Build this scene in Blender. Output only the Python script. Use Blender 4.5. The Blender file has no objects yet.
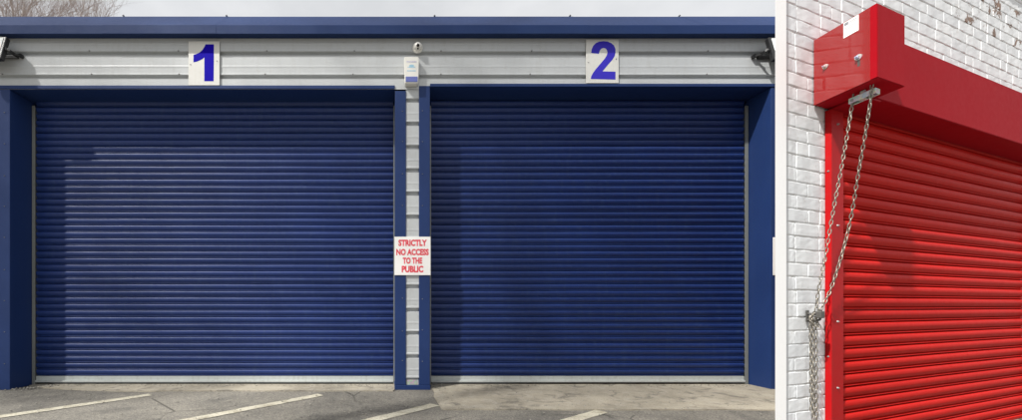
import bpy, bmesh, math, random
from mathutils import Vector, Matrix, Euler
from mathutils.geometry import tessellate_polygon
R = math.radians
rnd = random.Random(7)
scene = bpy.context.scene
C = scene.collection

# ------------------------------------------------------------------ camera
EYE = 0.895
cam_d = bpy.data.cameras.new('camera')
cam = bpy.data.objects.new('camera', cam_d); C.objects.link(cam)
cam.location = (0, 0, EYE); cam.rotation_euler = (R(90), 0, 0)
cam_d.sensor_width = 36.0; cam_d.lens = 400.0 / 1022.0 * 36.0
cam_d.shift_x = (511 - 388) / 1022.0; cam_d.shift_y = (305 - 210) / 1022.0
cam_d.clip_end = 2000; cam_d.clip_start = 0.02
scene.camera = cam

# ------------------------------------------------------------------ sky, sun, exposure
SUN = Vector((-0.549, -0.390, 0.740)).normalized()
SUN_STRENGTH = 5.0
world = bpy.data.worlds.new('World'); scene.world = world; world.use_nodes = True
nt = world.node_tree; nt.nodes.clear()
wo = nt.nodes.new('ShaderNodeOutputWorld'); bg = nt.nodes.new('ShaderNodeBackground')
sky = nt.nodes.new('ShaderNodeTexSky'); sky.sky_type = 'NISHITA'; sky.sun_disc = False
sky.sun_elevation = math.asin(SUN.z); sky.sun_rotation = math.atan2(SUN.x, SUN.y)
sky.air_density = 1.0; sky.dust_density = 3.0
tc = nt.nodes.new('ShaderNodeTexCoord'); mp = nt.nodes.new('ShaderNodeMapping')
mp.inputs['Scale'].default_value = (1.0, 1.0, 2.2)
nz = nt.nodes.new('ShaderNodeTexNoise'); nz.inputs['Scale'].default_value = 3.2
nz.inputs['Detail'].default_value = 6; nz.inputs['Roughness'].default_value = 0.55
cr = nt.nodes.new('ShaderNodeValToRGB')
cr.color_ramp.elements[0].position = 0.33; cr.color_ramp.elements[0].color = (5.3, 5.35, 5.4, 1)
cr.color_ramp.elements[1].position = 0.66; cr.color_ramp.elements[1].color = (6.6, 6.6, 6.6, 1)
mx = nt.nodes.new('ShaderNodeMix'); mx.data_type = 'RGBA'; mx.inputs[0].default_value = 0.88
nt.links.new(tc.outputs['Generated'], mp.inputs['Vector']); nt.links.new(mp.outputs['Vector'], nz.inputs['Vector'])
nt.links.new(nz.outputs['Fac'], cr.inputs['Fac'])
nt.links.new(sky.outputs['Color'], mx.inputs[6]); nt.links.new(cr.outputs['Color'], mx.inputs[7])
nt.links.new(mx.outputs[2], bg.inputs['Color']); bg.inputs['Strength'].default_value = 0.1
nt.links.new(bg.outputs['Background'], wo.inputs['Surface'])

sun_d = bpy.data.lights.new('sun', 'SUN'); sun_d.energy = SUN_STRENGTH; sun_d.angle = R(1.4)
sun_d.color = (1.0, 0.97, 0.92)
sun = bpy.data.objects.new('sun', sun_d); C.objects.link(sun)
sun.rotation_euler = (-SUN).to_track_quat('-Z', 'Y').to_euler(); sun.location = (-5, -5, 9)

scene.render.engine = 'CYCLES'
scene.view_settings.view_transform = 'Standard'; scene.view_settings.look = 'None'
scene.view_settings.exposure = 0.55; scene.view_settings.gamma = 1.0
scene.view_settings.use_curve_mapping = False

# ------------------------------------------------------------------ materials
class N:
    """small node-graph helper around one Principled material"""
    def __init__(s, name, rough=0.5, metal=0.0, spec=0.5, coat=0.0):
        s.m = bpy.data.materials.new(name); s.m.use_nodes = True
        s.t = s.m.node_tree; s.p = s.t.nodes['Principled BSDF']
        s.p.inputs['Roughness'].default_value = rough; s.p.inputs['Metallic'].default_value = metal
        s.p.inputs['Specular IOR Level'].default_value = spec
        if coat: s.p.inputs['Coat Weight'].default_value = coat; s.p.inputs['Coat Roughness'].default_value = 0.08
        s.tc = s.t.nodes.new('ShaderNodeTexCoord'); s.geo = None
    def coord(s, scale=(1, 1, 1), space='Object', loc=(0, 0, 0)):
        m = s.t.nodes.new('ShaderNodeMapping'); m.inputs['Scale'].default_value = scale
        m.inputs['Location'].default_value = loc
        if space == 'World':
            g = s.t.nodes.new('ShaderNodeNewGeometry'); s.t.links.new(g.outputs['Position'], m.inputs['Vector'])
        else: s.t.links.new(s.tc.outputs[space], m.inputs['Vector'])
        return m.outputs['Vector']
    def noise(s, vec, scale=5, detail=4, rough=0.55, dist=0.0):
        n = s.t.nodes.new('ShaderNodeTexNoise'); n.inputs['Scale'].default_value = scale
        n.inputs['Detail'].default_value = detail; n.inputs['Roughness'].default_value = rough
        n.inputs['Distortion'].default_value = dist
        s.t.links.new(vec, n.inputs['Vector']); return n.outputs['Fac']
    def voro(s, vec, scale=50, out='Color'):
        n = s.t.nodes.new('ShaderNodeTexVoronoi'); n.inputs['Scale'].default_value = scale
        s.t.links.new(vec, n.inputs['Vector']); return n.outputs[out]
    def ramp(s, fac, stops):
        r = s.t.nodes.new('ShaderNodeValToRGB'); e = r.color_ramp.elements
        while len(e) < len(stops): e.new(0.5)
        for el, (p, c) in zip(e, stops):
            el.position = p; el.color = (*c, 1) if len(c) == 3 else c
        s.t.links.new(fac, r.inputs['Fac']); return r.outputs['Color']
    def mix(s, fac, a, b, mode='MIX'):
        m = s.t.nodes.new('ShaderNodeMix'); m.data_type = 'RGBA'; m.blend_type = mode
        for i, v in ((0, fac), (6, a), (7, b)):
            if isinstance(v, (int, float)): m.inputs[i].default_value = v
            elif isinstance(v, tuple): m.inputs[i].default_value = (*v, 1) if len(v) == 3 else v
            else: s.t.links.new(v, m.inputs[i])
        return m.outputs[2]
    def math(s, op, a, b=0.0):
        m = s.t.nodes.new('ShaderNodeMath'); m.operation = op
        for i, v in ((0, a), (1, b)):
            if isinstance(v, (int, float)): m.inputs[i].default_value = v
            else: s.t.links.new(v, m.inputs[i])
        return m.outputs[0]
    def rand(s):
        o = s.t.nodes.new('ShaderNodeObjectInfo'); return o.outputs['Random']
    def col(s, c):
        if isinstance(c, tuple): s.p.inputs['Base Color'].default_value = (*c, 1)
        else: s.t.links.new(c, s.p.inputs['Base Color'])
    def roughness(s, fac, lo, hi):
        m = s.t.nodes.new('ShaderNodeMapRange'); m.inputs['To Min'].default_value = lo; m.inputs['To Max'].default_value = hi
        s.t.links.new(fac, m.inputs['Value']); s.t.links.new(m.outputs['Result'], s.p.inputs['Roughness'])
    def bump(s, h, strength=0.3, dist=0.01, prev=None):
        b = s.t.nodes.new('ShaderNodeBump'); b.inputs['Strength'].default_value = strength
        b.inputs['Distance'].default_value = dist
        s.t.links.new(h, b.inputs['Height'])
        if prev is not None: s.t.links.new(prev, b.inputs['Normal'])
        s.t.links.new(b.outputs['Normal'], s.p.inputs['Normal']); return b.outputs['Normal']

def painted(name, base, var, rough, bump=0.04, dirt=None, coat=0.0, spec=0.5, objrand=0.0):
    """coated sheet metal: slight tone drift, dust film, faint oil-canning"""
    n = N(name, rough, 0, spec, coat)
    w = n.coord(space='World')
    a = n.noise(w, 2.3, 5, 0.6); b = n.noise(w, 26, 4, 0.65)
    c = n.mix(a, tuple(x * (1 - var) for x in base), tuple(min(1, x * (1 + var)) for x in base))
    if objrand:
        c = n.mix(n.rand(), n.mix(1.0, c, (1 - objrand,) * 3, 'MULTIPLY'), c)
    if dirt:
        st = n.noise(n.coord((9, 9, .7), 'World'), 3, 5, 0.6)
        m = n.ramp(n.math('MULTIPLY', st, b), [(0.24, (0, 0, 0)), (0.46, (1, 1, 1))])
        c = n.mix(n.math('MULTIPLY', m, 0.35), c, dirt)
    n.col(c); n.roughness(b, rough * 0.8, rough * 1.25)
    n.bump(n.noise(w, 3.5, 2, 0.4), bump, 0.02)
    return n.m

M = {}
M['navy'] = painted('navy_shutter_paint', (0.013, 0.034, 0.152), 0.12, 0.44, 0.0, (0.045, 0.075, 0.16), objrand=0.2, spec=0.36)
M['blue'] = painted('blue_flashing_paint', (0.014, 0.035, 0.125), 0.10, 0.5, 0.08, (0.022, 0.045, 0.125), spec=0.22)
M['blue_roof'] = painted('blue_roof_flashing', (0.014, 0.033, 0.110), 0.08, 0.6, 0.05, (0.025, 0.05, 0.115), spec=0.16)
M['silver'] = painted('silver_cladding', (0.475, 0.495, 0.505), 0.05, 0.42, 0.06, (0.36, 0.36, 0.345))
M['galv'] = None
g = N('galvanised_steel', 0.42, 0.35)
v = g.voro(g.coord(space='World'), 60); g.col(g.mix(0.35, (0.55, 0.57, 0.56), g.mix(1.0, v, (0.6, 0.6, 0.6), 'MULTIPLY')))
g.roughness(g.noise(g.coord(space='World'), 30), 0.3, 0.6); M['galv'] = g.m
M['bar'] = painted('grey_bottom_rail', (0.45, 0.48, 0.47), 0.10, 0.4, 0.05, (0.20, 0.18, 0.15))
M['guide'] = painted('grey_guide_metal', (0.20, 0.21, 0.20), 0.15, 0.4, 0.02, (0.13, 0.12, 0.10))
M['chain'] = painted('zinc_chain', (0.27, 0.245, 0.205), 0.4, 0.38, 0.0)
M['chain'].node_tree.nodes['Principled BSDF'].inputs['Metallic'].default_value = 0.75
M['red'] = painted('red_hood_paint', (0.31, 0.005, 0.011), 0.07, 0.5, 0.06, (0.27, 0.014, 0.020), spec=0.03)
M['red_gloss'] = painted('red_casing_gloss_paint', (0.25, 0.010, 0.010), 0.07, 0.10, 0.006, None, spec=0.7, coat=0.6)
M['red_slat'] = painted('red_slat_paint', (0.47, 0.011, 0.008), 0.10, 0.42, 0.0, (0.34, 0.012, 0.014), objrand=0.12, spec=0.03)
M['red_rail'] = painted('red_rail_paint', (0.37, 0.007, 0.009), 0.12, 0.42, 0.05, (0.28, 0.03, 0.03), spec=0.06)
M['black'] = painted('black_coated_metal', (0.012, 0.012, 0.013), 0.2, 0.4)
M['white_plastic'] = painted('white_plastic', (0.74, 0.73, 0.68), 0.03, 0.35, 0.0)
M['sign_white'] = painted('white_sign_board', (0.66, 0.655, 0.62), 0.03, 0.35, 0.01, (0.5, 0.48, 0.42))
M['sign_white2'] = painted('white_notice_board', (0.86, 0.85, 0.83), 0.03, 0.3, 0.01)
M['digit'] = painted('violet_blue_vinyl', (0.010, 0.003, 0.36), 0.06, 0.5, 0.0, spec=0.03)
M['digit_b'] = painted('faded_violet_blue_vinyl', (0.045, 0.034, 0.46), 0.15, 0.5, 0.0, spec=0.1)
M['red_print'] = painted('red_print', (0.72, 0.045, 0.075), 0.06, 0.4, 0.0)
M['screw'] = painted('screw_steel', (0.22, 0.22, 0.22), 0.2, 0.35, 0.0)
M['lens'] = painted('dark_lens', (0.006, 0.006, 0.007), 0.1, 0.08, 0.0)
M['glass_white'] = painted('frosted_lamp_glass', (0.72, 0.74, 0.73), 0.05, 0.12, 0.0)
M['alarm_blue'] = painted('alarm_box_blue_lens', (0.12, 0.15, 0.42), 0.1, 0.3, 0.0)
M['alarm_print'] = painted('alarm_box_pale_blue_print', (0.30, 0.52, 0.66), 0.1, 0.4, 0.0)
M['alarm_print2'] = painted('alarm_box_lilac_print', (0.42, 0.40, 0.58), 0.1, 0.4, 0.0)
M['sticker_grey'] = painted('sticker_grey_print', (0.22, 0.22, 0.24), 0.1, 0.5, 0.0)
M['dark_metal'] = painted('dark_weathered_metal', (0.07, 0.066, 0.06), 0.3, 0.45, 0.0)
M['inner'] = painted('dark_interior_steel', (0.03, 0.03, 0.035), 0.1, 0.6, 0.0)
M['roof_sheet'] = painted('grey_roof_sheet', (0.3, 0.31, 0.32), 0.1, 0.5, 0.02)

# asphalt: worn, dusty, patched, with aggregate speckle and fine cracks
n = N('worn_asphalt', 0.9, 0, 0.25); w = n.coord(space='World')
big = n.noise(w, 0.8, 5, 0.62, 0.8); mid = n.noise(w, 3.6, 6, 0.68); fine = n.noise(w, 120, 3, 0.7)
sp = n.voro(w, 110); spd = n.voro(w, 110, 'Distance')
base = n.mix(n.ramp(big, [(0.40, (0, 0, 0)), (0.58, (1, 1, 1))]), (0.125, 0.119, 0.108), (0.200, 0.188, 0.165))
base = n.mix(n.ramp(mid, [(0.42, (0, 0, 0)), (0.66, (0.75, 0.75, 0.75))]), base, (0.205, 0.193, 0.168))
base = n.mix(n.ramp(n.noise(w, 1.7, 6, 0.75, 1.4), [(0.57, (0, 0, 0)), (0.68, (0.6, 0.6, 0.6))]), base, (0.125, 0.119, 0.108))
bw = n.t.nodes.new('ShaderNodeRGBToBW'); n.t.links.new(sp, bw.inputs['Color'])
base = n.mix(1.0, base, n.ramp(bw.outputs['Val'], [(0.15, (0.72, 0.72, 0.72)), (0.5, (1, 1, 1)), (0.85, (1.38, 1.36, 1.3))]), 'MULTIPLY')
base = n.mix(1.0, base, n.ramp(fine, [(0.3, (0.8, 0.8, 0.8)), (0.7, (1.18, 1.18, 1.18))]), 'MULTIPLY')
vc = n.t.nodes.new('ShaderNodeTexVoronoi'); vc.feature = 'DISTANCE_TO_EDGE'; vc.inputs['Scale'].default_value = 1.25
wv = n.mix(0.12, w, n.t.nodes.new('ShaderNodeTexNoise').outputs['Color']); n.t.links.new(wv, vc.inputs['Vector'])
crk = n.math('MULTIPLY', n.ramp(vc.outputs['Distance'], [(0.004, (1, 1, 1)), (0.010, (0, 0, 0))]), n.ramp(n.noise(w, 0.9, 3), [(0.50, (0, 0, 0)), (0.58, (1, 1, 1))]))
base = n.mix(n.math('MULTIPLY', crk, 0.75), base, (0.045, 0.042, 0.038))
n.col(base); nb = n.bump(spd, 0.5, 0.004); n.bump(mid, 0.25, 0.02, nb); M['asphalt'] = n.m

n = N('weathered_concrete', 0.9, 0, 0.25); w = n.coord(space='World')
big = n.noise(w, 1.6, 5, 0.65, 0.6); mid = n.noise(w, 9, 6, 0.65); fine = n.noise(w, 150, 3, 0.7)
base = n.mix(n.ramp(big, [(0.35, (0, 0, 0)), (0.65, (1, 1, 1))]), (0.27, 0.243, 0.193), (0.42, 0.38, 0.302))
base = n.mix(n.ramp(mid, [(0.50, (0, 0, 0)), (0.68, (0.7, 0.7, 0.7))]), base, (0.40, 0.37, 0.315))
base = n.mix(n.ramp(n.noise(w, 4.3, 6, 0.7, 1.0), [(0.53, (0, 0, 0)), (0.64, (0.8, 0.8, 0.8))]), base, (0.150, 0.138, 0.117))
base = n.mix(1.0, base, n.ramp(fine, [(0.3, (0.72, 0.72, 0.72)), (0.7, (1.22, 1.22, 1.22))]), 'MULTIPLY')
n.col(base); nb = n.bump(fine, 0.5, 0.004); n.bump(mid, 0.35, 0.01, nb); M['concrete'] = n.m

n = N('worn_cream_line_paint', 0.8, 0, 0.3); w = n.coord(space='World')
wear = n.ramp(n.math('MULTIPLY', n.noise(w, 7, 6, 0.7), n.noise(w, 60, 4, 0.7)), [(0.15, (1, 1, 1)), (0.28, (0, 0, 0))])
base = n.mix(n.noise(w, 5, 4, 0.6), (0.47, 0.44, 0.35), (0.58, 0.55, 0.45))
n.col(n.mix(n.math('SUBTRACT', 1.0, wear), (0.30, 0.27, 0.20), base)); n.bump(n.voro(w, 95, 'Distance'), 0.5, 0.003); M['line'] = n.m

# white painted brick
def brick_paint(name, flake):
    n = N(name, 0.62, 0, 0.35); w = n.coord(space='World')
    a = n.noise(w, 7, 5, 0.6); b = n.noise(w, 55, 5, 0.65); cc = n.noise(w, 160, 3, 0.6)
    c = n.mix(a, (0.63, 0.65, 0.67), (0.76, 0.775, 0.785))
    c = n.mix(n.rand(), n.mix(1.0, c, (0.90, 0.905, 0.915), 'MULTIPLY'), c)
    grime = n.ramp(n.math('MULTIPLY', n.noise(w, 11, 6, 0.7), n.noise(w, 40, 4, 0.7)), [(0.30, (0, 0, 0)), (0.44, (0.55, 0.55, 0.55))])
    c = n.mix(grime, c, (0.42, 0.40, 0.37))
    if flake:
        f = n.ramp(n.noise(w, flake, 6, 0.72, 0.4), [(0.545, (0, 0, 0)), (0.56, (1, 1, 1))])
        c = n.mix(f, c, n.mix(n.noise(w, 30, 3), (0.05, 0.035, 0.03), (0.34, 0.22, 0.16)))
    n.col(c); nb = n.bump(b, 0.14, 0.005); n.bump(cc, 0.12, 0.002, nb)
    return n.m
M['brick'] = brick_paint('white_painted_brick', 0)
M['brick_flaked'] = brick_paint('white_painted_brick_flaking', 9)
n = N('old_cream_brick', 0.75, 0, 0.3); w = n.coord(space='World')
n.col(n.mix(n.noise(w, 20, 5), (0.60, 0.48, 0.36), (0.72, 0.66, 0.56))); n.bump(n.noise(w, 60, 4), 0.4, 0.005); M['brick_cream'] = n.m
n = N('painted_mortar', 0.75, 0, 0.3); w = n.coord(space='World')
n.col(n.mix(n.ramp(n.noise(w, 14, 5, 0.65), [(0.5, (0, 0, 0)), (0.72, (0.8, 0.8, 0.8))]), (0.72, 0.725, 0.72), (0.40, 0.38, 0.35)))
n.bump(n.noise(w, 90, 4), 0.6, 0.006); M['mortar'] = n.m
M['board'] = painted('white_divider_paint', (0.90, 0.90, 0.90), 0.01, 0.5, 0.01)
n = N('birch_bark', 0.85); w = n.coord(space='World')
n.col(n.mix(n.noise(w, 3, 5), (0.33, 0.28, 0.26), (0.48, 0.43, 0.40))); M['bark'] = n.m
n = N('twig_bark', 0.85); n.col((0.34, 0.28, 0.26)); M['twig'] = n.m
n = N('grey_stone', 0.85); n.col(n.mix(n.noise(n.coord(space='World'), 12, 3), (0.10, 0.09, 0.07), (0.42, 0.40, 0.36))); M['stone'] = n.m

# ------------------------------------------------------------------ mesh helpers
def mesh_obj(name, verts, faces, mat, parent=None, loc=(0, 0, 0), smooth=False):
    me = bpy.data.meshes.new(name); me.from_pydata([tuple(v) for v in verts], [], faces)
    bm = bmesh.new(); bm.from_mesh(me); bmesh.ops.recalc_face_normals(bm, faces=bm.faces); bm.to_mesh(me); bm.free()
    if smooth: me.polygons.foreach_set('use_smooth', [True] * len(me.polygons))
    me.materials.append(mat); return link(name, me, parent, loc)
def link(name, me, parent=None, loc=(0, 0, 0), rot=(0, 0, 0), scale=(1, 1, 1)):
    o = bpy.data.objects.new(name, me); C.objects.link(o); o.parent = parent
    o.location = loc; o.rotation_euler = rot; o.scale = scale; return o
def bm_obj(name, bm, mat, parent=None, loc=(0, 0, 0), smooth=False, rot=(0, 0, 0)):
    bmesh.ops.recalc_face_normals(bm, faces=bm.faces)
    me = bpy.data.meshes.new(name); bm.to_mesh(me); bm.free(); me.materials.append(mat)
    if smooth: me.polygons.foreach_set('use_smooth', [True] * len(me.polygons))
    return link(name, me, parent, loc, rot)
def b_box(bm, x0, x1, y0, y1, z0, z1, bev=0.0):
    vs = [bm.verts.new((x, y, z)) for x in (x0, x1) for y in (y0, y1) for z in (z0, z1)]
    fs = [bm.faces.new([vs[i] for i in q]) for q in ((0, 1, 3, 2), (4, 6, 7, 5), (0, 4, 5, 1), (2, 3, 7, 6), (0, 2, 6, 4), (1, 5, 7, 3))]
    if bev:
        es = list({e for f in fs for e in f.edges})
        bmesh.ops.bevel(bm, geom=es, offset=bev, segments=2, affect='EDGES', profile=0.5)
    return vs
def box(name, x0, x1, y0, y1, z0, z1, mat, parent=None, bev=0.004, loc=(0, 0, 0)):
    bm = bmesh.new(); b_box(bm, x0, x1, y0, y1, z0, z1, bev); return bm_obj(name, bm, mat, parent, loc)
def prism(name, plan, z0, z1, mat, parent=None, bev=0.0, loc=(0, 0, 0)):
    bm = bmesh.new(); a = [bm.verts.new((x, y, z0)) for x, y in plan]; b = [bm.verts.new((x, y, z1)) for x, y in plan]
    k = len(plan); bm.faces.new(a); bm.faces.new(b)
    for i in range(k): bm.faces.new((a[i], a[(i + 1) % k], b[(i + 1) % k], b[i]))
    if bev: bmesh.ops.bevel(bm, geom=list(bm.edges), offset=bev, segments=2, affect='EDGES')
    return bm_obj(name, bm, mat, parent, loc)
def extrude_x(profile, x0, x1, closed=False):
    """profile: (y, z) list swept along x"""
    v = [(x0, y, z) for y, z in profile] + [(x1, y, z) for y, z in profile]; k = len(profile)
    f = [(i, i + 1, k + i + 1, k + i) for i in range(k - 1)]
    if closed: f += [(k - 1, 0, k, 2 * k - 1), tuple(range(k)), tuple(range(2 * k - 1, k - 1, -1))]
    return v, f
def cyl(bm, p, q, r0, r1=None, seg=10, caps=True):
    p = Vector(p); q = Vector(q); r1 = r0 if r1 is None else r1
    d = (q - p).normalized(); a = d.orthogonal().normalized(); b = d.cross(a)
    A = []; B = []
    for i in range(seg):
        t = 2 * math.pi * i / seg; o = a * math.cos(t) + b * math.sin(t)
        A.append(bm.verts.new(p + o * r0)); B.append(bm.verts.new(q + o * r1))
    for i in range(seg): bm.faces.new((A[i], A[(i + 1) % seg], B[(i + 1) % seg], B[i]))
    if caps: bm.faces.new(A); bm.faces.new(B)
def empty(name, loc=(0, 0, 0), rot=(0, 0, 0)):
    o = bpy.data.objects.new(name, None); C.objects.link(o); o.location = loc; o.rotation_euler = rot
    o.empty_display_size = 0.2; return o
def tag(o, label, cat, group=None):
    o['label'] = label; o['category'] = cat
    if group: o['group'] = group
    return o
def structure(o): o['kind'] = 'structure'; return o
def text_mesh(name, s, x0, x1, z0, z1, y, mat, parent, bold=0.02):
    """lettering laid flat in the x-z plane, fitted to a rectangle"""
    cu = bpy.data.curves.new('lettering', 'FONT'); cu.body = s; cu.offset = bold; cu.resolution_u = 4
    t = bpy.data.objects.new('lettering', cu); C.objects.link(t)
    bpy.context.view_layer.update()
    me = bpy.data.meshes.new_from_object(t.evaluated_get(bpy.context.evaluated_depsgraph_get()))
    bpy.data.objects.remove(t); bpy.data.curves.remove(cu)
    xs = [v.co.x for v in me.vertices]; ys = [v.co.y for v in me.vertices]
    ax, bx, ay, by = min(xs), max(xs), min(ys), max(ys)
    for v in me.vertices:
        v.co = (x0 + (v.co.x - ax) / (bx - ax) * (x1 - x0), y, z0 + (v.co.y - ay) / (by - ay) * (z1 - z0))
    me.materials.clear(); me.materials.append(mat); return link(name, me, parent)

# ------------------------------------------------------------------ the ground
def sheet(name, poly, z, mat, thick=0.0):
    bm = bmesh.new(); top = [bm.verts.new((x, y, z)) for x, y in poly]; bm.faces.new(top)
    if thick:
        lo = [bm.verts.new((x, y, z - thick)) for x, y in poly]; k = len(poly)
        for i in range(k): bm.faces.new((top[i], top[(i + 1) % k], lo[(i + 1) % k], lo[i]))
    return structure(bm_obj(name, bm, mat))
bm = bmesh.new()
gx = [-600, -60, -12, -6, 0, 6, 12, 60, 600]; gy = [-600, -60, -8, 0, 4, 8, 60, 600]
gv = [[bm.verts.new((x, y, 0)) for y in gy] for x in gx]
for i in range(len(gx) - 1):
    for j in range(len(gy) - 1): bm.faces.new((gv[i][j], gv[i + 1][j], gv[i + 1][j + 1], gv[i][j + 1]))
structure(bm_obj('ground', bm, M['asphalt']))

FY = 4.21            # front face of the columns and cladding
BY = 4.49            # plane of the blue shutters
def ragged(x0, x1, y, amp, step, seed):
    r = random.Random(seed); out = []; x = x0; d = 0
    while x < x1:
        d = d * 0.7 + r.uniform(-amp, amp); out.append((x, y + d)); x += step * r.uniform(0.6, 1.4)
    return out + [(x1, y)]
edge = [(-3.95, 4.40), (-3.72, 4.30), (-3.40, 4.22), (-3.12, 4.17), (-2.95, 4.155)] + ragged(-2.8, 0.05, 4.13, 0.012, 0.09, 3) + [(0.07, 4.19)]
sheet('concrete_threshold', edge + [(0.07, 4.62), (-3.95, 4.62)], 0.012, M['concrete'], 0.02)
edge = [(0.47, 4.19), (0.47, 4.05), (0.445, 3.9), (0.455, 3.6), (0.46, 3.42)] + ragged(0.5, 4.3, 3.395, 0.010, 0.11, 5) + [(4.3, 4.62), (0.47, 4.62)]
sheet('concrete_apron', edge, 0.010, M['concrete'], 0.02)
sheet('concrete_pier_pad', [(0.068, 4.2), (0.472, 4.2), (0.472, 4.6), (0.068, 4.6)], 0.004, M['concrete'])

def stripe(a, b, wdt, z=0.004, seed=0):
    a = Vector(a); b = Vector(b); d = (b - a).normalized(); nn = Vector((-d.y, d.x)) * wdt / 2
    r = random.Random(seed); k = 28; L = []; Rr = []
    for i in range(k + 1):
        p = a.lerp(b, i / k); L.append(tuple(p + nn * (1 + r.uniform(-.09, .09)))); Rr.append(tuple(p - nn * (1 + r.uniform(-.09, .09))))
    return structure(mesh_obj('bay_line', [(x, y, z) for x, y in L + Rr], [(i, i + 1, k + 2 + i, k + 1 + i) for i in range(k)], M['line']))
def ext(p, q, k): return tuple(Vector(q) + (Vector(q) - Vector(p)) * k)
for i, (p, q, k) in enumerate((((-2.367, 3.978), (-3.101, 3.196), 0.8), ((-0.666, 3.978), (-1.541, 3.113), 1.2), ((0.421, 3.58), (-0.124, 3.1), 2.5), ((1.798, 3.362), (1.404, 3.086), 4))):
    stripe(p, ext(p, q, k), 0.105, seed=i)

# ------------------------------------------------------------------ blue garage building
garage = empty('garage_building', (0, FY, 0))
tag(garage, 'silver clad garage block with navy blue columns and blue roof edge', 'building')
GY = FY
def gbox(name, x0, x1, y0, y1, z0, z1, mat, bev=0.004, parent=None):
    return box(name, x0, x1, y0 - (GY), y1 - GY, z0, z1, mat, parent or garage, bev)
XL, XR = -3.98, 4.03
gbox('column', -4.75, XL, FY, BY + .06, 0.0, 3.166, M['blue'])
gbox('column', XR, 4.46, FY, BY + .06, 0.0, 3.188, M['blue'])
# middle pier: two blue flashings either side of the silver strip
gbox('pier_flashing', 0.074, 0.190, FY, BY + .06, 0.052, 3.150, M['blue'])
gbox('pier_flashing', 0.326, 0.442, FY, BY + .06, 0.052, 3.203, M['blue'])
gbox('pier_base', 0.070, 0.446, FY - .006, BY + .05, 0.0, 0.050, M['blue'])
gbox('base_plate', 0.192, 0.324, FY + .012, FY + .05, 0.051, 0.105, M['galv'], 0.002)

PITCH = 0.2455
def clad(z0, z1):
    """outline of the profiled sheet: wide pans, a deep dark groove each pitch, two faint ribs"""
    pts = []; k = math.floor((z0 - 3.300) / PITCH) - 1
    while 3.300 + k * PITCH < z1 + PITCH:
        b = 3.300 + k * PITCH
        for dz, dy in ((-.024, 0), (-.014, .034), (.012, .034), (.020, -.004), (.034, -.0035), (.040, 0), (.092, 0), (.100, -.0016), (.112, -.0016), (.120, 0), (.20, 0)):
            pts.append((dy, b + dz))
        k += 1
    pts = [p for p in pts if z0 < p[1] < z1]
    return [(pts[0][0], z0)] + pts + [(pts[-1][0], z1)]
def cladding(name, x0, x1, z0, z1, dy=0.0):
    v, f = extrude_x(clad(z0, z1), x0, x1)
    return mesh_obj(name, [(x, y + dy, z) for x, y, z in v], f, M['silver'], garage)
cladding('cladding_sheet', -4.75, 0.327, 3.166, 3.72, 0.004)
cladding('cladding_sheet', 0.3272, 4.46, 3.203, 3.72, 0.0045)
cladding('pier_cladding', 0.188, 0.328, 0.09, 3.168, 0.010)
# lintel flashings over each opening
gbox('lintel_flashing', -4.752, 0.072, FY - .008, BY + .07, 3.168, 3.204, M['blue'], 0.003)
gbox('lintel_flashing', 0.443, 4.465, FY - .008, BY + .07, 3.190, 3.222, M['blue'], 0.003)
gbox('header_panel', XL, 0.10, BY + .03, BY + .09, 3.02, 3.172, M['navy'], 0.002)
gbox('header_panel', 0.42, XR, BY + .03, BY + .09, 3.02, 3.193, M['navy'], 0.002)
# folded roof-edge flashing in lengths, butted with lapped joints
prof = [(-.02, 3.700), (-.086, 3.692), (-.088, 3.686), (-.092, 3.690), (-.092, 3.776), (-.086, 3.783), (.245, 4.107), (.262, 4.112), (.33, 4.106)]
xs = [-4.85, -2.92, -1.77, 0.55, 2.06, 3.28, 4.56]
for i in range(len(xs) - 1):
    v, f = extrude_x([(y - (i % 2) * .0022, z) for y, z in prof], xs[i] - .02, xs[i + 1])
    mesh_obj('roof_flashing', v, f, M['blue_roof'], garage)
    bm = bmesh.new(); cyl(bm, (xs[i + 1] - .03, .25, 4.118), (xs[i + 1] - .03, .25, 4.128), .012, .008, 8); bm_obj('rivet', bm, M['screw'], garage)
gbox('soffit', -4.85, 4.56, FY - .084, FY + .09, 3.703, 3.716, M['blue_roof'], 0.0)
# carcass behind: roof and walls, so the openings are really enclosed
gbox('roof', -4.84, 4.55, FY + .27, FY + 6.4, 4.03, 4.10, M['roof_sheet'], 0.0)
gbox('end_wall', -4.75, -4.65, BY + .06, FY + 6.3, 0, 4.02, M['silver'], 0.0)
gbox('end_wall', 4.36, 4.46, BY + .06, FY + 6.3, 0, 4.02, M['silver'], 0.0)
gbox('rear_wall', -4.64, 4.35, FY + 6.2, FY + 6.3, 0, 4.02, M['silver'], 0.0)
gbox('inner_header', -4.64, 4.35, FY + .09, FY + .13, 3.225, 3.90, M['inner'], 0.0)
gbox('inner_partition', 0.20, 0.32, BY + .062, FY + 6.1, 0, 4.0, M['inner'], 0.0)
# fixings
bm = bmesh.new(); cyl(bm, (0, 0, 0), (0, -.006, 0), .009, .007, 8); cyl(bm, (0, -.006, 0), (0, -.010, 0), .005, .0045, 6)
scr = bpy.data.meshes.new('screw'); bmesh.ops.recalc_face_normals(bm, faces=bm.faces); bm.to_mesh(bm and scr); bm.free(); scr.materials.append(M['screw'])
for x in [-4.05 + .925 * i for i in range(10)]:
    for z in (3.324, 3.5695):
        if abs(x - .26) > .13: link('screw', scr, garage, (x + rnd.uniform(-.02, .02), .001, z))
for x, z0 in ((0.152, .3), (0.362, .3), (-4.035, .28), (4.09, .28)):
    for k in range(9):
        link('screw', scr, garage, (x, .0, z0 + .33 * k + rnd.uniform(-.01, .01)), (0, 0, 0), (.55, .8, .55))

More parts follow.
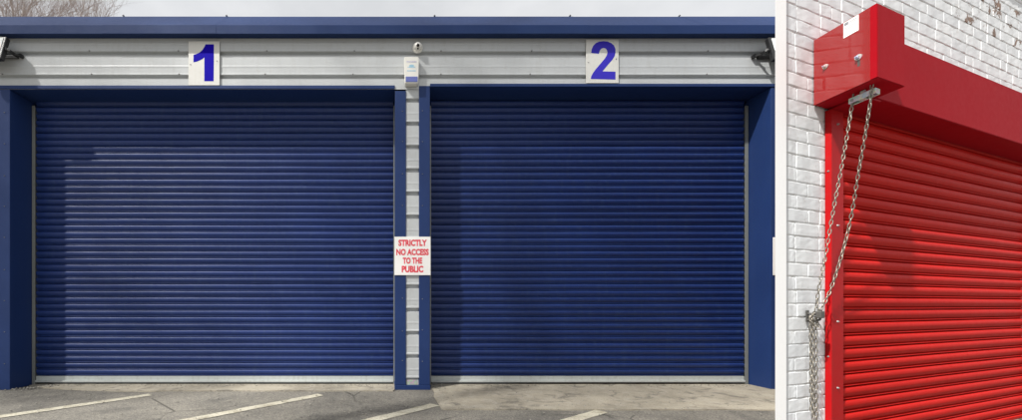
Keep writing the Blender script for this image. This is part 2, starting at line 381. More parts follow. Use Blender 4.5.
# ------------------------------------------------------------------ roller shutters of the garage
def slat_profile(p, amp, groove, peak=.62):
    """interlocking lath: groove, small bead, groove, then the main curve with its crest at `peak`"""
    pts = [(groove, 0.0), (groove, .03), (-.2 * amp, .045), (-.56 * amp, .075), (-.64 * amp, .105), (-.56 * amp, .135), (-.2 * amp, .165), (groove * .9, .18), (groove * .9, .215), (-.25 * amp, .23)]
    for k in range(1, 7): a = k / 6; pts.append((-amp * (.25 + .75 * math.sin(a * math.pi / 2)), .23 + (peak - .23) * a))
    for k in range(1, 8): a = k / 7; pts.append((-amp * math.cos(a * math.pi / 2) ** .8 if k < 7 else 0.0, peak + (.965 - peak) * math.sin(a * math.pi / 2)))
    pts += [(groove * .8, .975), (groove, 1.0), (groove + .003, 1.06)]
    return [(y, z * p) for y, z in pts]
def slat_mesh(prof, x0, x1, mat, seed, amp, seg=44):
    """one lath swept along x; long shallow bows and a few small dents keep its reflections uneven"""
    r = random.Random(seed); ws = [(r.uniform(.6, 5.5), r.uniform(0, 6.28), r.uniform(.3, 1)) for _ in range(6)]
    dents = [(r.uniform(x0, x1), r.uniform(.03, .09), r.uniform(.4, 1.3) * amp) for _ in range(3)]
    V = []; k = len(prof); F = []
    for i in range(seg + 1):
        x = x0 + (x1 - x0) * i / seg
        dy = amp * sum(a * math.sin(f_ * x + p_) for f_, p_, a in ws) / 3; dz = amp * .5 * math.sin(ws[0][0] * 1.3 * x + ws[1][1])
        for y, z in prof:
            bulge = max(0.0, -y) / .015
            V.append((x, y + dy + bulge * sum(h_ * math.exp(-((x - c_) / w_) ** 2) for c_, w_, h_ in dents), z + dz))
    for i in range(seg):
        for j in range(k - 1): F.append((i * k + j, i * k + j + 1, (i + 1) * k + j + 1, (i + 1) * k + j))
    me = bpy.data.meshes.new('slat'); me.from_pydata(V, [], F); me.materials.append(mat)
    me.polygons.foreach_set('use_smooth', [True] * len(me.polygons)); return me
SP = 0.0735
def roller(name, label, x0, x1, nslat, lguide, rguide):
    root = tag(empty(name, ((x0 + x1) / 2, BY, 0)), label, 'roller shutter', 'navy roller shutters')
    hw = (x1 - x0) / 2
    mes = [slat_mesh(slat_profile(SP, .0165, .014, .70), -hw, hw, M['navy'], 100 + q, .0011) for q in range(7)]
    for i in range(nslat): link('slat', rnd.choice(mes), root, (0, rnd.uniform(-.0012, .0012), .100 + i * SP), (rnd.uniform(-.022, .022), 0, 0))
    bb = [(-.012, .030), (-.030, .033), (-.031, .052), (-.014, .056), (-.014, .099), (.012, .099), (.012, .030)]
    v, f = extrude_x(bb, -hw, hw, True); br = mesh_obj('bottom_rail', v, f, M['bar'], root)
    v, f = extrude_x([(-.010, .0125), (-.006, .029), (.008, .029), (.010, .0125)], -hw + .01, hw - .01, True); mesh_obj('rubber_seal', v, f, M['lens'], br)
    for gx, side, m in ((-hw, -1, lguide), (hw, 1, rguide)):
        a, b = sorted((gx + side * .001, gx + side * .036))
        bm = bmesh.new(); b_box(bm, a, b, -.028, -.022, .012, 3.12, .001); b_box(bm, a, b, .018, .024, .012, 3.12, .001)
        o = (b - .004, b) if side > 0 else (a, a + .004); b_box(bm, o[0], o[1], -.0215, .0175, .012, 3.12)
        bm_obj('guide_rail', bm, m, root)
    return root
roller('roller_shutter', 'wider navy blue ribbed roller shutter left of the middle pier', -3.937, 0.060, 42, M['guide'], M['guide'])
roller('roller_shutter', 'slightly narrower navy roller shutter between the middle pier and right column', 0.482, 3.985, 42, M['guide'], M['guide'])

# ------------------------------------------------------------------ number boards
def board(name, x0, x1, z0, z1, mat, y=FY - .012, th=.006):
    root = empty(name, ((x0 + x1) / 2, y, z0))
    w_ = (x1 - x0) / 2; box('panel', -w_, w_, 0, th, 0, z1 - z0, mat, root, 0.0015)
    return root
def poly_mesh(name, pts, w_, h_, mat, parent, y=-.0012):
    bm = bmesh.new(); vs = [bm.verts.new(((x - .5) * w_, y, z * h_)) for x, z in pts]; 
    for t in tessellate_polygon([[v.co for v in vs]]): bm.faces.new([vs[i] for i in t])
    return bm_obj(name, bm, mat, parent)
def fixings(root, w_, h_):
    for x, z in ((-.43, .47), (.42, .55)):
        link('screw', scr, root, (x * w_, -.0005, z * h_), (0, 0, 0), (.6, .6, .6))
x0, x1, z0, z1 = -2.095, -1.768, 3.2015, 3.664
b1 = tag(board('number_board', x0, x1, z0, z1, M['sign_white']), 'white board with a dark blue number 1 above the left shutter', 'sign', 'unit number boards')
one = [(168, 100), (222, 100), (220, 336), (160, 336), (160, 183), (148, 194), (130, 203), (110, 211), (90, 215), (90, 168), (112, 161), (130, 152), (148, 136), (160, 118)]
poly_mesh('numeral', [((x - 57) / 201, (362 - y) / 282) for x, y in one], x1 - x0, z1 - z0, M['digit'], b1); fixings(b1, x1 - x0, z1 - z0)
x0, x1, z0, z1 = 2.079, 2.421, 3.2245, 3.684
b2 = tag(board('number_board', x0, x1, z0, z1, M['sign_white']), 'white board with a violet blue number 2 above the right shutter', 'sign', 'unit number boards')
two = [(103, 152), (106, 128), (115, 107), (131, 90), (152, 80), (178, 77), (205, 80), (227, 90), (243, 105), (252, 126), (252, 150), (246, 173), (234, 193), (218, 212), (198, 236), (172, 268), (252, 270), (252, 320), (100, 316), (104, 298), (114, 278), (130, 256), (150, 231), (172, 205), (188, 185), (199, 165), (203, 148), (199, 132), (190, 123), (178, 120), (166, 124), (157, 135), (150, 157)]
poly_mesh('numeral', [((x - 72) / 200, (342 - y) / 277) for x, y in two], x1 - x0, z1 - z0, M['digit_b'], b2); fixings(b2, x1 - x0, z1 - z0)

# ------------------------------------------------------------------ access notices
def notice(x0, x1, z0, z1, label):
    root = tag(board('access_notice', x0, x1, z0, z1, M['sign_white2'], FY - .009), label, 'sign', 'no access notices')
    w_ = x1 - x0; h_ = z1 - z0
    for s, a, b, c, d in (('STRICTLY', .11, .90, .755, .925), ('NO ACCESS', .05, .95, .515, .685), ('TO THE', .23, .77, .295, .46), ('PUBLIC', .20, .80, .07, .245)):
        text_mesh('lettering', s, (a - .5) * w_, (b - .5) * w_, c * h_, d * h_, -.0012, M['red_print'], root, 0.047)
    return root
notice(0.068, 0.447, 1.208, 1.612, 'white notice in red capitals fixed to the middle pier')
notice(4.047, 4.426, 1.208, 1.606, 'white notice on the right column, cut off by the white brick wall')

# ------------------------------------------------------------------ alarm box and dome detector
ab = tag(empty('alarm_box', (0.245, FY - .004, 3.19)), 'small white alarm box with blue lower window above the pier', 'alarm')
bm = bmesh.new(); pl = []
for cx_, cz_, a0 in ((.062, .262, 0), (-.062, .262, 90), (-.056, .024, 180), (.056, .024, 270)):
    for k in range(5): t = R(a0 + k * 22.5); pl.append((cx_ + .016 * math.cos(t), cz_ + .022 * math.sin(t)))
fr = [bm.verts.new((x * .95, -.058, .14 + (z - .14) * .96)) for x, z in pl]; md = [bm.verts.new((x, -.048, z)) for x, z in pl]; bk = [bm.verts.new((x, 0, z)) for x, z in pl]
bm.faces.new(fr); bm.faces.new(bk)
for A, B in ((fr, md), (md, bk)):
    for i in range(len(pl)): bm.faces.new((A[i], A[(i + 1) % len(pl)], B[(i + 1) % len(pl)], B[i]))
bm_obj('casing', bm, M['white_plastic'], ab)
box('strobe_window', -.062, .062, -.064, -.057, .018, .072, M['alarm_blue'], ab, .002)
r = random.Random(3)
bm = bmesh.new(); x = -.05
while x < .048:
    wv = r.uniform(.006, .012); b_box(bm, x, x + wv, -.0592, -.058, .222, .222 + r.uniform(.010, .014)); x += wv + .004
bm_obj('printed_marks', bm, M['alarm_print2'], ab)
bm = bmesh.new()
for row, z, hw in ((0, .165, .040), (1, .128, .046)):
    x = -hw
    while x < hw: wv = r.uniform(.006, .011); b_box(bm, x, min(x + wv, hw), -.0592, -.058, z, z + .012); x += wv + .004
bm_obj('printed_marks', bm, M['alarm_print'], ab); bm = bmesh.new()
vs = [bm.verts.new((.026 * math.cos(t * math.pi / 8), -.0593, .186 + .012 * math.sin(t * math.pi / 8))) for t in range(16)]; bm.faces.new(vs)
bm_obj('printed_emblem', bm, M['alarm_print'], ab)

dc = tag(empty('dome_detector', (0.311, FY - .003, 3.594)), 'round white dome detector with a black lens above the alarm box', 'detector')
bm = bmesh.new(); cyl(bm, (0, 0, 0), (0, -.022, 0), .055, .052, 24); bm_obj('base_ring', bm, M['white_plastic'], dc)
bm = bmesh.new(); bmesh.ops.create_uvsphere(bm, u_segments=20, v_segments=12, radius=.044)
for v in bm.verts: v.co.y = v.co.y * .95 - .026
bm_obj('dome', bm, M['sign_white'], dc, smooth=True)
bm = bmesh.new(); cyl(bm, (0, -.058, -.006), (0, -.073, -.014), .018, .014, 14); bm_obj('lens', bm, M['lens'], dc)
bm = bmesh.new(); b_box(bm, -.009, .009, -.060, -.045, -.042, -.030, .003); bm_obj('sensor_window', bm, M['lens'], dc)

# ------------------------------------------------------------------ floodlights
def flood(px_side, loc, label):
    """slim LED flood lamp tilted down on a U bracket; px_side = side on which the bracket arm shows"""
    root = tag(empty('floodlight', loc), label, 'floodlight', 'black floodlights on the cladding')
    hd = empty('dummy'); bpy.data.objects.remove(hd)
    T = Matrix.Translation((0, -.13, 0)) @ Matrix.Rotation(R(-14), 4, 'X')
    def put(bm, name, mat):
        bmesh.ops.transform(bm, matrix=T, verts=bm.verts); return bm_obj(name, bm, mat, root)
    bm = bmesh.new(); b_box(bm, -.19, .19, -.028, .018, -.135, .135, .008); lamp = put(bm, 'lamp_body', M['black'])
    bm = bmesh.new(); b_box(bm, -.165, .165, -.0325, -.0285, -.035, .115, .001); put(bm, 'glass', M['glass_white'])
    bm = bmesh.new()
    for k in range(9): b_box(bm, -.16 + k * .04, -.154 + k * .04, .0185, .034, -.11, .11)
    put(bm, 'cooling_fins', M['black'])
    bm = bmesh.new(); b_box(bm, -.11, .11, -.052, -.029, -.128, -.062, .006); put(bm, 'driver_housing', M['black'])
    bm = bmesh.new()
    for sx in (-1, 1):
        a, b = sorted((sx * .2, sx * .206)); b_box(bm, a, b, -.15, -.012, -.018, .018, .002)
    b_box(bm, -.206, .206, -.010, -.004, -.018, .018, .002); bm_obj('bracket', bm, M['black'], root)
    for sx in (-1, 1):
        bm = bmesh.new(); cyl(bm, (sx * .191, -.13, 0), (sx * .218, -.13, 0), .013, .013, 10); bm_obj('pivot_bolt', bm, M['screw'], root)
    bm = bmesh.new(); a = px_side
    cyl(bm, (a * .19, -.06, .0), (a * .240, -.012, .005), .012, .010, 8); cyl(bm, (a * .238, -.03, .005), (a * .238, -.004, .005), .022, .022, 10); bm_obj('arm', bm, M['black'], root)
    return root
flood(1, (-4.085, FY, 3.50), 'black floodlight at the left end of the silver cladding')
flood(-1, (4.075, FY, 3.495), 'black floodlight at the right end of the silver cladding')

# ------------------------------------------------------------------ white brick wall with the red shutter (own frame: x along wall, -y outwards)
WROT = R(19.3035); W0 = (2.2487, 2.21, 0)
SK = 0.2878 / 0.9577      # the shutter's end casing is splayed
wall = tag(empty('brick_wall', W0, (0, 0, WROT)), 'white painted brick wall around the red roller shutter', 'wall')
def grid_brick(L, H, D, seed):
    r = random.Random(seed); bm = bmesh.new(); nx = max(2, int(L / .04)); nzv = 3
    xs_ = [0] + [.0035 + (L - .007) * i / nx for i in range(nx + 1)] + [L]
    zs_ = [0] + [.0035 + (H - .007) * i / nzv for i in range(nzv + 1)] + [H]
    G = []
    ph = [r.uniform(0, 6.28) for _ in range(4)]
    for i, x in enumerate(xs_):
        row = []
        for j, z in enumerate(zs_):
            e = (i in (0, len(xs_) - 1)) or (j in (0, len(zs_) - 1))
            y = r.uniform(-.0005, .0005) + (.0018 if e else 0) + .0012 * math.sin(x * 40 + ph[0])
            xx = x + (r.uniform(-.0012, .0012)); zz = z + (r.uniform(-.0014, .0014) + .0012 * math.sin(x * 33 + ph[1]) if e else 0)
            if (i in (0, len(xs_) - 1)) and (j in (0, len(zs_) - 1)):
                xx += (.004 if i == 0 else -.004) * r.uniform(.3, 1.3); zz += (.004 if j == 0 else -.004) * r.uniform(.3, 1.3)
            row.append(bm.verts.new((xx - L / 2, y, zz)))
        G.append(row)
    for i in range(len(xs_) - 1):
        for j in range(len(zs_) - 1): bm.faces.new((G[i][j], G[i + 1][j], G[i + 1][j + 1], G[i][j + 1]))
    ring = [G[i][0] for i in range(len(xs_))] + [G[-1][j] for j in range(1, len(zs_))] + [G[i][-1] for i in range(len(xs_) - 2, -1, -1)] + [G[0][j] for j in range(len(zs_) - 2, 0, -1)]
    bk = [bm.verts.new((v.co.x, D, v.co.z)) for v in ring]
    for i in range(len(ring)): bm.faces.new((ring[i], bk[i], bk[(i + 1) % len(ring)], ring[(i + 1) % len(ring)]))
    bmesh.ops.recalc_face_normals(bm, faces=bm.faces)
    me = bpy.data.meshes.new('brick'); bm.to_mesh(me); bm.free(); me.materials.append(M['brick']); return me
BH, BL, J = .0678, .2178, .0072
full = [grid_brick(BL, BH, .03, 10 + i) for i in range(9)]
half = [grid_brick(.103, BH, .03, 40 + i) for i in range(6)]
flk = [grid_brick(BL, BH, .03, 60 + i) for i in range(3)]
crm = [grid_brick(BL, BH, .03, 70 + i) for i in range(2)]
for m_ in flk: m_.materials.clear(); m_.materials.append(M['brick_flaked'])
for m_ in crm: m_.materials.clear(); m_.materials.append(M['brick_cream'])
rb = random.Random(21); beyond = bmesh.new()
TOPC = 45; XW0, XW1 = -.103, 3.34
for c in range(TOPC):
    z = c * .075 + .006
    x = XW0 - .225 + (.1125 if c % 2 else 0) + rb.uniform(-.012, .012)
    while x < XW1:
        isf = rb.random() > .10; L = BL if isf else .103
        a, b = x, x + L; x = b + J + rb.uniform(-.0015, .002)
        a = max(a, XW0); b = min(b, XW1)
        if z < 2.03:
            if a < .345: b = min(b, .345)
            else: a = max(a, 3.13)
        if b - a < .03: continue
        if 2.03 < z < 2.30 and .45 < a: continue
        if 2.03 < z < 2.30 and a > .2: continue
        src = rb.choice(full if L > .15 else half)
        cxw, czw = (a + b) / 2, z
        if 1.85 < cxw < 2.95 and 2.93 < czw < 3.22 and rb.random() < .7: src = rb.choice(flk)
        elif .25 < cxw < .75 and 2.72 < czw < 2.86: src = rb.choice(crm)
        src_L = BL if src not in half else .103
        T_ = ((cxw, rb.uniform(-.0010, .0010), z + rb.uniform(-.0015, .0015)), (rb.uniform(-.003, .003), rb.uniform(-.006, .006), rb.uniform(-.002, .002)), ((b - a) / src_L, 1, 1))
        if cxw > 3.10 or z > 2.62 + .27 * max(cxw, 0):      # outside what the photograph shows
            tmp = src.copy(); tmp.transform(Matrix.LocRotScale(Vector(T_[0]), Euler(T_[1]), Vector(T_[2]))); beyond.from_mesh(tmp); bpy.data.meshes.remove(tmp); continue
        link('brick', src, wall, *T_)
bm_obj('bricks_beyond', beyond, M['brick'], wall)['kind'] = 'stuff'
prism('mortar', [(XW0, .0036), (.40, .0036), (.40, .19), (.36, .19)], 0, 2.028, M['mortar'], wall)
prism('mortar', [(3.10, .0036), (XW1, .0036), (XW1, .19), (3.10, .19)], 0, 2.028, M['mortar'], wall)
prism('mortar', [(XW0, .0036), (XW1, .0036), (XW1, .19), (.36, .19)], 2.030, TOPC * .075, M['mortar'], wall)
prism('coping', [(-.21, -.03), (XW1, -.03), (XW1, .2), (.37, .2)], TOPC * .075 + .002, TOPC * .075 + .06, M['concrete'], wall, .006)
prism('divider_board', [(-.203, -.014), (-.1055, -.014), (-.1055, .0075), (-.155, .0075)], 0, TOPC * .075, M['board'], wall, .0015)  # stands in for the white dividing strip between the two views

# --- red shutter
rs = tag(empty('roller_shutter', W0, (0, 0, WROT)), 'bright red roller shutter with red hood on the white brick wall', 'roller shutter')
def P(t, d, z): return (t - .2878 * d, -.9577 * d, z)     # t along the wall, d out along the splayed end casing
ZB, ZT = 2.022, 2.390; D1, D2 = .288, .170; T0, T1 = .168, .431
def hexa(name, t0, t1, d0, d1, z0, z1, mat, parent, bev=.003):
    bm = bmesh.new(); vs = [bm.verts.new(P(t, d, z)) for t in (t0, t1) for d in (d0, d1) for z in (z0, z1)]
    for q in ((0, 1, 3, 2), (4, 6, 7, 5), (0, 4, 5, 1), (2, 3, 7, 6), (0, 2, 6, 4), (1, 5, 7, 3)): bm.faces.new([vs[i] for i in q])
    if bev: bmesh.ops.bevel(bm, geom=list(bm.edges), offset=bev, segments=2, affect='EDGES')
    return bm_obj(name, bm, mat, parent)
end = hexa('end_casing', T0, T1, .004, D1, ZB, ZT, M['red'], rs, .003)
cheek = hexa('cheek_panel', T0 - .0016, T0 - .0001, .005, D1 - .026, ZB + .001, ZT - .001, M['red_gloss'], rs, 0)
hexa('corner_trim', T0 - .0022, T0 - .0002, D1 - .028, D1 - .001, ZB + .002, ZT - .001, M['red'], end, 0)
hood = hexa('hood', T1 + .0015, 3.24, .004, D2, ZB + .003, ZT - .003, M['red'], rs, .003)
hexa('hood_return', .30, T1 + .05, .01, D2, ZB - .012, ZB - .002, M['red'], hood, .001)
# guide rail: wall flange, side and front face
rail = bmesh.new()
for t0_, t1_, d0, d1 in ((.2797, .2837, .002, .030), (.2840, .3965, .026, .030), (.3925, .3965, -.02, .0255)):
    vs = [rail.verts.new((t, -d, z)) for t in (t0_, t1_) for d in (d0, d1) for z in (0, ZB - .013)]
    for q in ((0, 1, 3, 2), (4, 6, 7, 5), (0, 4, 5, 1), (2, 3, 7, 6), (0, 2, 6, 4), (1, 5, 7, 3)): rail.faces.new([vs[i] for i in q])
ro = bm_obj('guide_rail', rail, M['red_rail'], rs)
box('guide_rail', 3.042, 3.160, -.03, -.002, 0, ZB - .013, M['red_rail'], rs, .002)
for z in (.42, .80, 1.35, 1.93):
    link('bolt', scr, ro, (.335, -.0300, z), (0, 0, 0), (.7, .9, .7))
for z in (.60, 1.66): link('bolt', scr, ro, (.2797, -.016, z), (0, 0, R(-90)), (.6, .6, .6))
RP = .0762
mes = [slat_mesh(slat_profile(RP, .0170, .015, .62), .3985, 3.04, M['red_slat'], 200 + q, .0009, 36) for q in range(6)]
for i in range(27): link('slat', rnd.choice(mes), rs, (0, .004 + rnd.uniform(-.0012, .0012), .027 + i * RP), (rnd.uniform(-.006, .006), 0, 0))
v, f = extrude_x([(-.010, .002), (-.014, .004), (-.014, .022), (-.008, .026), (.010, .026), (.010, .002)], .3985, 3.04, True)
mesh_obj('bottom_rail', v, f, M['red_slat'], rs)
# bolts and label on the end casing
def bolt_on_cheek(d, z, s):
    bm = bmesh.new(); p = Vector(P(T0, d, z)); nn = Vector((-.9577, .2878, 0))
    p = p + nn * .0017; cyl(bm, p, p + nn * .004, .015 * s, .015 * s, 14); cyl(bm, p + nn * .004, p + nn * .012, .010 * s, .009 * s, 6); cyl(bm, p + nn * .012, p + nn * .020, .005 * s, .004 * s, 8)
    bm_obj('bolt', bm, M['galv'], end)
bolt_on_cheek(.0647, 2.207, .85); bolt_on_cheek(.2133, 2.166, 1.0)
bm = bmesh.new()
def on_cheek(d, z, o): return Vector(P(T0, d, z)) + Vector((-.9577, .2878, 0)) * o
def cheek_quad(name, d0, d1, z0, z1, o0, o1, mat, parent):
    bm = bmesh.new(); vs = [bm.verts.new(on_cheek(d, z, o)) for d in (d0, d1) for o in (o0, o1) for z in (z0, z1)]
    for q in ((0, 1, 3, 2), (4, 6, 7, 5), (0, 4, 5, 1), (2, 3, 7, 6), (0, 2, 6, 4), (1, 5, 7, 3)): bm.faces.new([vs[i] for i in q])
    return bm_obj(name, bm, mat, parent)
st = cheek_quad('sticker', .148, .2135, 2.306, 2.386, .0018, .0028, M['sign_white2'], end)
for k, (d0, d1, z0, z1) in enumerate(((.152, .170, 2.366, 2.382), (.175, .209, 2.372, 2.376), (.175, .203, 2.364, 2.367), (.152, .209, 2.350, 2.353), (.152, .190, 2.342, 2.345))):
    cheek_quad('printed_line', d0, d1, z0, z1, .0029, .0032, M['sticker_grey'], st)
# seam slot below the outer bolt
cheek_quad('slot', .208, .219, 2.120, 2.150, .0018, .0022, M['dark_metal'], end)

# --- chain guide under the end casing
TB = .25
cg = tag(empty('chain_guide', tuple(Matrix.Rotation(WROT, 4, 'Z') @ Vector(P(TB, .2, 1.97)) + Vector(W0)), (0, 0, WROT)), 'galvanised chain guide bracket under the red end casing', 'bracket')
cl = Vector(P(TB, .2, 1.97))
def guide_box(name, d0, d1, t0, t1, z0, z1, mat=M['galv'], bev=.002):
    bm = bmesh.new(); vs = [bm.verts.new(Vector(P(TB + t, d, z)) - cl) for t in (t0, t1) for d in (d0, d1) for z in (z0, z1)]
    for q in ((0, 1, 3, 2), (4, 6, 7, 5), (0, 4, 5, 1), (2, 3, 7, 6), (0, 2, 6, 4), (1, 5, 7, 3)): bm.faces.new([vs[i] for i in q])
    if bev: bmesh.ops.bevel(bm, geom=list(bm.edges), offset=bev, segments=1, affect='EDGES')
    return bm_obj(name, bm, mat, cg)
guide_box('guide_plate', .139, .255, -.022, -.018, 1.972, 2.001)
guide_box('guide_plate', .139, .255, .018, .022, 1.972, 2.001)
guide_box('guide_end', .2512, .2550, -.0178, .0178, 1.972, 2.001)
guide_box('guide_end', .1390, .1428, -.0178, .0178, 1.972, 2.001)
guide_box('spacer', .178, .205, -.0178, .0178, 1.972, 1.999)
guide_box('hanger', .182, .204, -.006, .006, 2.0035, 2.0205)
for d in (.156, .238):
    bm = bmesh.new(); p = Vector(P(TB, d, 1.985)) - cl; dirt = Vector((1, 0, 0)); cyl(bm, p - dirt * .024 , p - dirt * .0222, .008, .007, 8)
    bm_obj('rivet', bm, M['screw'], cg)

# --- hand chain: single links, two strands from the guide to the wall hook, then hanging doubled
def link_mesh(L, wd, r, seg=12, ring=5):
    """oblong link in the local x-z plane, long axis z"""
    bm = bmesh.new(); cen = []
    h = L / 2 - wd / 2; rr = wd / 2 - r
    for i in range(seg):
        a = 2 * math.pi * i / seg; cen.append((rr * math.cos(a), (h if math.sin(a) > 1e-6 else -h if math.sin(a) < -1e-6 else 0) + rr * math.sin(a), a))
    rings = []
    for x, z, a in cen:
        o = Vector((math.cos(a), 0, math.sin(a))); rings.append([bm.verts.new(Vector((x, 0, z)) + o * r * math.cos(2 * math.pi * k / ring) + Vector((0, 1, 0)) * r * math.sin(2 * math.pi * k / ring)) for k in range(ring)])
    for i in range(seg):
        A = rings[i]; B = rings[(i + 1) % seg]
        for k in range(ring): bm.faces.new((A[k], A[(k + 1) % ring], B[(k + 1) % ring], B[k]))
    bmesh.ops.recalc_face_normals(bm, faces=bm.faces)
    me = bpy.data.meshes.new('link'); bm.to_mesh(me); bm.free(); me.polygons.foreach_set('use_smooth', [True] * len(me.polygons)); me.materials.append(M['chain']); return me
LK = link_mesh(.0315, .0170, .0026, 10, 5); LSTEP = .0252
RW = Matrix.Rotation(WROT, 3, 'Z')
hook_t, hook_z = .103, .835
chain = tag(empty('hand_chain', W0, (0, 0, WROT)), 'zinc hand chain hanging from the red shutter and tied to wall hook', 'chain')
def strand(pts, twist=0.0, seed=0):
    """links threaded along a smooth curve through pts, alternate links turned a quarter"""
    r = random.Random(seed); fine_ = []
    for i in range(len(pts) - 1):
        p0 = Vector(pts[max(i - 1, 0)]); p1 = Vector(pts[i]); p2 = Vector(pts[i + 1]); p3 = Vector(pts[min(i + 2, len(pts) - 1)])
        for k in range(24):
            t = k / 24; fine_.append(.5 * ((2 * p1) + (p2 - p0) * t + (2 * p0 - 5 * p1 + 4 * p2 - p3) * t * t + (3 * p1 - p0 - 3 * p2 + p3) * t ** 3))
    fine_.append(Vector(pts[-1])); acc = 0; cnt = 0; nxt = 0
    for i in range(len(fine_) - 1):
        seg = fine_[i + 1] - fine_[i]; L = seg.length
        while L > 0 and nxt <= acc + L:
            p = fine_[i] + seg * ((nxt - acc) / L); d = seg.normalized()
            q = d.to_track_quat('Z', 'Y').to_matrix() @ Matrix.Rotation(twist + (math.pi / 2 if cnt % 2 else 0) + r.uniform(-.25, .25), 3, 'Z')
            o = link('link', LK, chain, p); o.rotation_euler = q.to_euler(); cnt += 1; nxt += LSTEP
        acc += L
pa = Vector(P(TB, .150, 2.015)); pb = Vector(P(TB, .236, 2.015)); hk = Vector((hook_t, -.040, hook_z))
def lerp3(a, b, t, dz=0, dx=0, dy=0): q = a.lerp(b, t); return q + Vector((dx, dy, dz))
strand([(.199, -.148, 2.018), (.197, -.144, 1.97), (.188, -.128, 1.804), (.167, -.110, 1.598), (.144, -.092, 1.40), (.121, -.070, 1.152), (.096, -.054, .966), (.092, -.046, .851)], .5, 1)
strand([(.158, -.230, 2.018), (.161, -.226, 1.961), (.188, -.198, 1.807), (.210, -.164, 1.612), (.232, -.124, 1.357), (.218, -.092, 1.153), (.174, -.066, .967), (.108, -.050, .850)], .9, 2)
for k, (dx, dy, zb) in enumerate(((-.010, -.030, .18), (.008, -.036, .24), (.0, -.018, .30))):
    strand([(hook_t + dx, dy, hook_z - .015), (hook_t + dx * 1.1 + .004, dy, .6), (hook_t + dx * .9 + .008, dy, zb)], .3 + k, 5 + k)
strand([(hook_t - .012, -.036, hook_z + .012), (hook_t - .024, -.03, hook_z - .03), (hook_t + .006, -.052, hook_z - .06), (hook_t + .024, -.03, hook_z - .02), (hook_t + .006, -.052, hook_z + .014)], .2, 9)
# wall hook
ck = tag(empty('wall_hook', tuple(RW @ Vector((hook_t, 0, hook_z)) + Vector(W0)), (0, 0, WROT)), 'dark metal wall hook holding the chain beside the red rail', 'hook')
box('back_plate', -.012, .012, -.008, -.0032, -.035, .030, M['dark_metal'], ck, .001)
bm = bmesh.new(); pts = [(0, -.006, .012), (0, -.034, .008), (0, -.056, .012), (0, -.062, .034)]
for a, b in zip(pts, pts[1:]): cyl(bm, a, b, .006, .006, 8)
pts = [(0, -.006, -.022), (0, -.034, -.026), (0, -.056, -.022), (0, -.062, -.0)]
for a, b in zip(pts, pts[1:]): cyl(bm, a, b, .006, .006, 8)
bm_obj('prong', bm, M['dark_metal'], ck)
bm = bmesh.new(); b_box(bm, -.022, .016, -.072, -.048, -.012, .026, .004); bm_obj('padlock_body', bm, M['dark_metal'], ck)

# ------------------------------------------------------------------ bare trees behind the garage
def tree(x, y, h, seed, label, spread):
    r = random.Random(seed); root = tag(empty('bare_tree', (x, y, 0)), label, 'tree', 'bare trees behind the garage roof')
    bt = bmesh.new(); bl = bmesh.new(); tw = bmesh.new()
    def twig(p, d, L, rad, lev):
        k = 3; pts = [p]; q = p; dd = d
        for i in range(k):
            dd = (dd + Vector((r.uniform(-.22, .22), r.uniform(-.22, .22), r.uniform(-.08, .22)))).normalized(); q = q + dd * L / k; pts.append(q)
        tgt = bl if lev < 2 else tw
        for i in range(k): cyl(tgt, pts[i], pts[i + 1], rad * (1 - .25 * i), rad * (1 - .25 * (i + 1)), 5 if lev < 2 else 3, False)
        if lev < 4:
            n_ = (5, 5, 5, 4)[lev]
            for j in range(n_):
                t = r.uniform(.25, 1.0); i = min(k - 1, int(t * k)); s = pts[i].lerp(pts[i + 1], t * k - i)
                a = r.uniform(0, 6.283); side = Vector((math.cos(a), math.sin(a), 0)); nd = (dd * r.uniform(.7, 1.1) + side * r.uniform(.4, .85) * spread + Vector((0, 0, .25))).normalized()
                twig(s, nd, L * r.uniform(.45, .68), rad * .46, lev + 1)
    pts = [Vector((0, 0, 0))]; d = Vector((0, 0, 1))
    for i in range(8):
        d = (d + Vector((r.uniform(-.09, .09), r.uniform(-.09, .09), .1))).normalized(); pts.append(pts[-1] + d * h * .62 / 8)
    for i in range(8): cyl(bt, pts[i], pts[i + 1], .17 * (1 - i * .085), .17 * (1 - (i + 1) * .085), 9, i == 0)
    for i in range(3, 9):
        for j in range(3):
            a = r.uniform(0, 6.283); sd = Vector((math.cos(a), math.sin(a), 0))
            twig(pts[i], (sd * .55 * spread + Vector((0, 0, 1.0))).normalized(), h * r.uniform(.20, .34), .034, 0)
    twig(pts[-1], Vector((.1, 0, 1)), h * .34, .06, 0); twig(pts[-1], Vector((-.2, .1, 1)), h * .32, .055, 0)
    bm_obj('trunk', bt, M['bark'], root, smooth=True); bm_obj('limbs', bl, M['bark'], root, smooth=True); bm_obj('twigs', tw, M['twig'], root)
tree(-11.9, 13.0, 12.5, 4, 'taller bare tree at the far left behind the roof edge', 1.0)
tree(-10.7, 13.6, 11.7, 11, 'shorter bare tree with fine twigs beside the taller one, nearer the 1 board', 1.05)

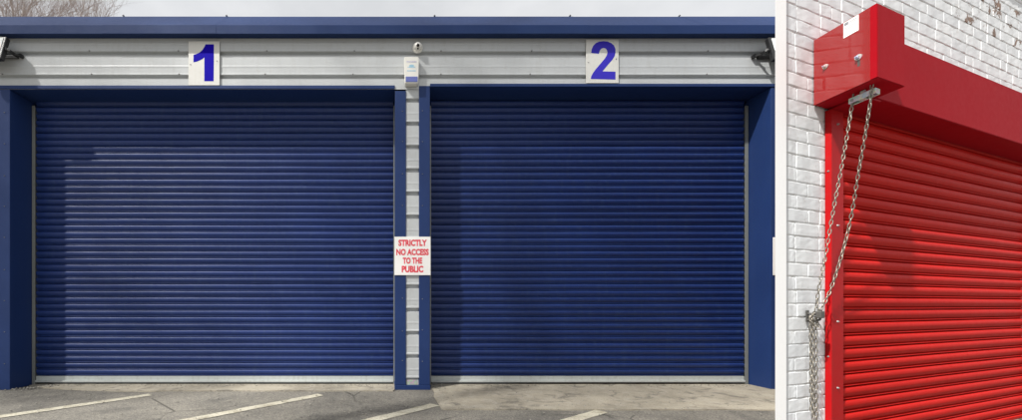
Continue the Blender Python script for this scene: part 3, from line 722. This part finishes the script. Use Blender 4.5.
# ------------------------------------------------------------------ unseen leafy trees, added to cut the sun on the garage front
n = N('shade_tree_leaf', 0.6); n.col(n.mix(n.noise(n.coord(space='World'), 2, 3), (0.05, 0.085, 0.025), (0.10, 0.14, 0.045))); M['leaf'] = n.m
def leafy(x, y, zlo, zhi, rad, dens, seed, label):
    r = random.Random(seed); root = tag(empty('added_shade_tree', (x, y, 0)), label, 'tree', 'added shade trees out of view')
    bt = bmesh.new(); bl = bmesh.new(); p = Vector((0, 0, 0)); k = 10
    for i in range(k):
        q = p + Vector((r.uniform(-.12, .12), r.uniform(-.12, .12), zhi * .93 / k)); cyl(bt, p, q, .13 * (1 - i * .092), .13 * (1 - (i + 1) * .092), 10, i == 0)
        if q.z > zlo - 1.2:
            for j in range(3):
                a = r.uniform(0, 6.283); e = q + Vector((math.cos(a), math.sin(a), .55)) * rad * r.uniform(.6, .95); m_ = q.lerp(e, .5) + Vector((0, 0, -.1))
                cyl(bl, q, m_, .028, .018, 6, False); cyl(bl, m_, e, .018, .006, 6, False)
        p = q
    bm_obj('trunk', bt, M['bark'], root, smooth=True); bm_obj('limbs', bl, M['bark'], root, smooth=True)
    zc, hz = (zlo + zhi) / 2, (zhi - zlo) / 2; V = []; F = []; want = int(dens * 8 * rad * rad * hz)
    for _ in range(want):
        a, b, c = (r.uniform(-1, 1) for _ in range(3))
        if abs(a) ** 3 + abs(b) ** 3 + abs(c) ** 4 > r.uniform(.75, 1.1): continue
        o = Vector((a * rad, b * rad, zc + c * hz)); m3 = Euler((r.uniform(0, 6.28), r.uniform(0, 6.28), r.uniform(0, 6.28))).to_matrix(); L = r.uniform(.019, .026); w_ = L * .62; i0 = len(V)
        for vx, vy in ((-L, 0), (0, -w_), (L, 0), (0, w_)): V.append(o + m3 @ Vector((vx, vy, .012 if vy else 0)))
        F.append((i0, i0 + 1, i0 + 2, i0 + 3))
    me = bpy.data.meshes.new('leaves'); me.from_pydata(V, [], F); me.materials.append(M['leaf']); link('leaves', me, root)['kind'] = 'stuff'
leafy(-9.49, .83, 5.8, 13.8, 1.75, 560, 31, 'unseen leafy tree farther left, added to shade the left shutter')
leafy(-5.72, -.75, 6.8, 17.0, 1.75, 420, 32, 'taller unseen leafy tree nearer the yard, added to shade the right shutter')

# ------------------------------------------------------------------ loose stones by the left column
r = random.Random(17); bm = bmesh.new()
for i in range(70):
    t = r.random(); x = -3.97 + .34 * t + r.uniform(-.05, .05); y = 4.22 + .16 * t + r.uniform(-.06, .04); s = r.uniform(.004, .014)
    m = Matrix.Translation((x, y, .012 * t + s * .4)) @ Matrix.Rotation(r.uniform(0, 6), 4, (r.random(), r.random(), 1)) @ Matrix.Diagonal((s, s * r.uniform(.6, 1), s * .6, 1))
    bmesh.ops.create_icosphere(bm, subdivisions=1, radius=1, matrix=m)
for i in range(60):
    x = r.uniform(.44, .62); y = r.uniform(4.2, 4.46); s = r.uniform(.003, .011)
    bmesh.ops.create_icosphere(bm, subdivisions=1, radius=1, matrix=Matrix.Translation((x, y, .012 + s * .4)) @ Matrix.Diagonal((s, s, s * .6, 1)))
for i in range(420):
    x = r.uniform(-3.9, 3.95); y = 4.44 - abs(r.gauss(0, .06)); s = r.uniform(.0025, .0075)
    if .05 < x < .47: y = 4.19 - abs(r.gauss(0, .02))
    bmesh.ops.create_icosphere(bm, subdivisions=1, radius=1, matrix=Matrix.Translation((x, y, (.0 if .05 < x < .47 else .012) + s * .4)) @ Matrix.Rotation(r.uniform(0, 6), 4, 'Z') @ Matrix.Diagonal((s * r.uniform(1, 2), s, s * .5, 1)))
for i in range(260):
    x = r.uniform(-4.2, 3.2); y = r.uniform(3.0, 4.15); s = r.uniform(.003, .009)
    bmesh.ops.create_icosphere(bm, subdivisions=1, radius=1, matrix=Matrix.Translation((x, y, .010 + s * .2)) @ Matrix.Rotation(r.uniform(0, 6), 4, 'Z') @ Matrix.Diagonal((s * r.uniform(.8, 1.4), s, s * .6, 1)))
o = bm_obj('loose_stones', bm, M['stone']); o['kind'] = 'stuff'; o['label'] = 'small loose stones and grit at the column feet'; o['category'] = 'stones'
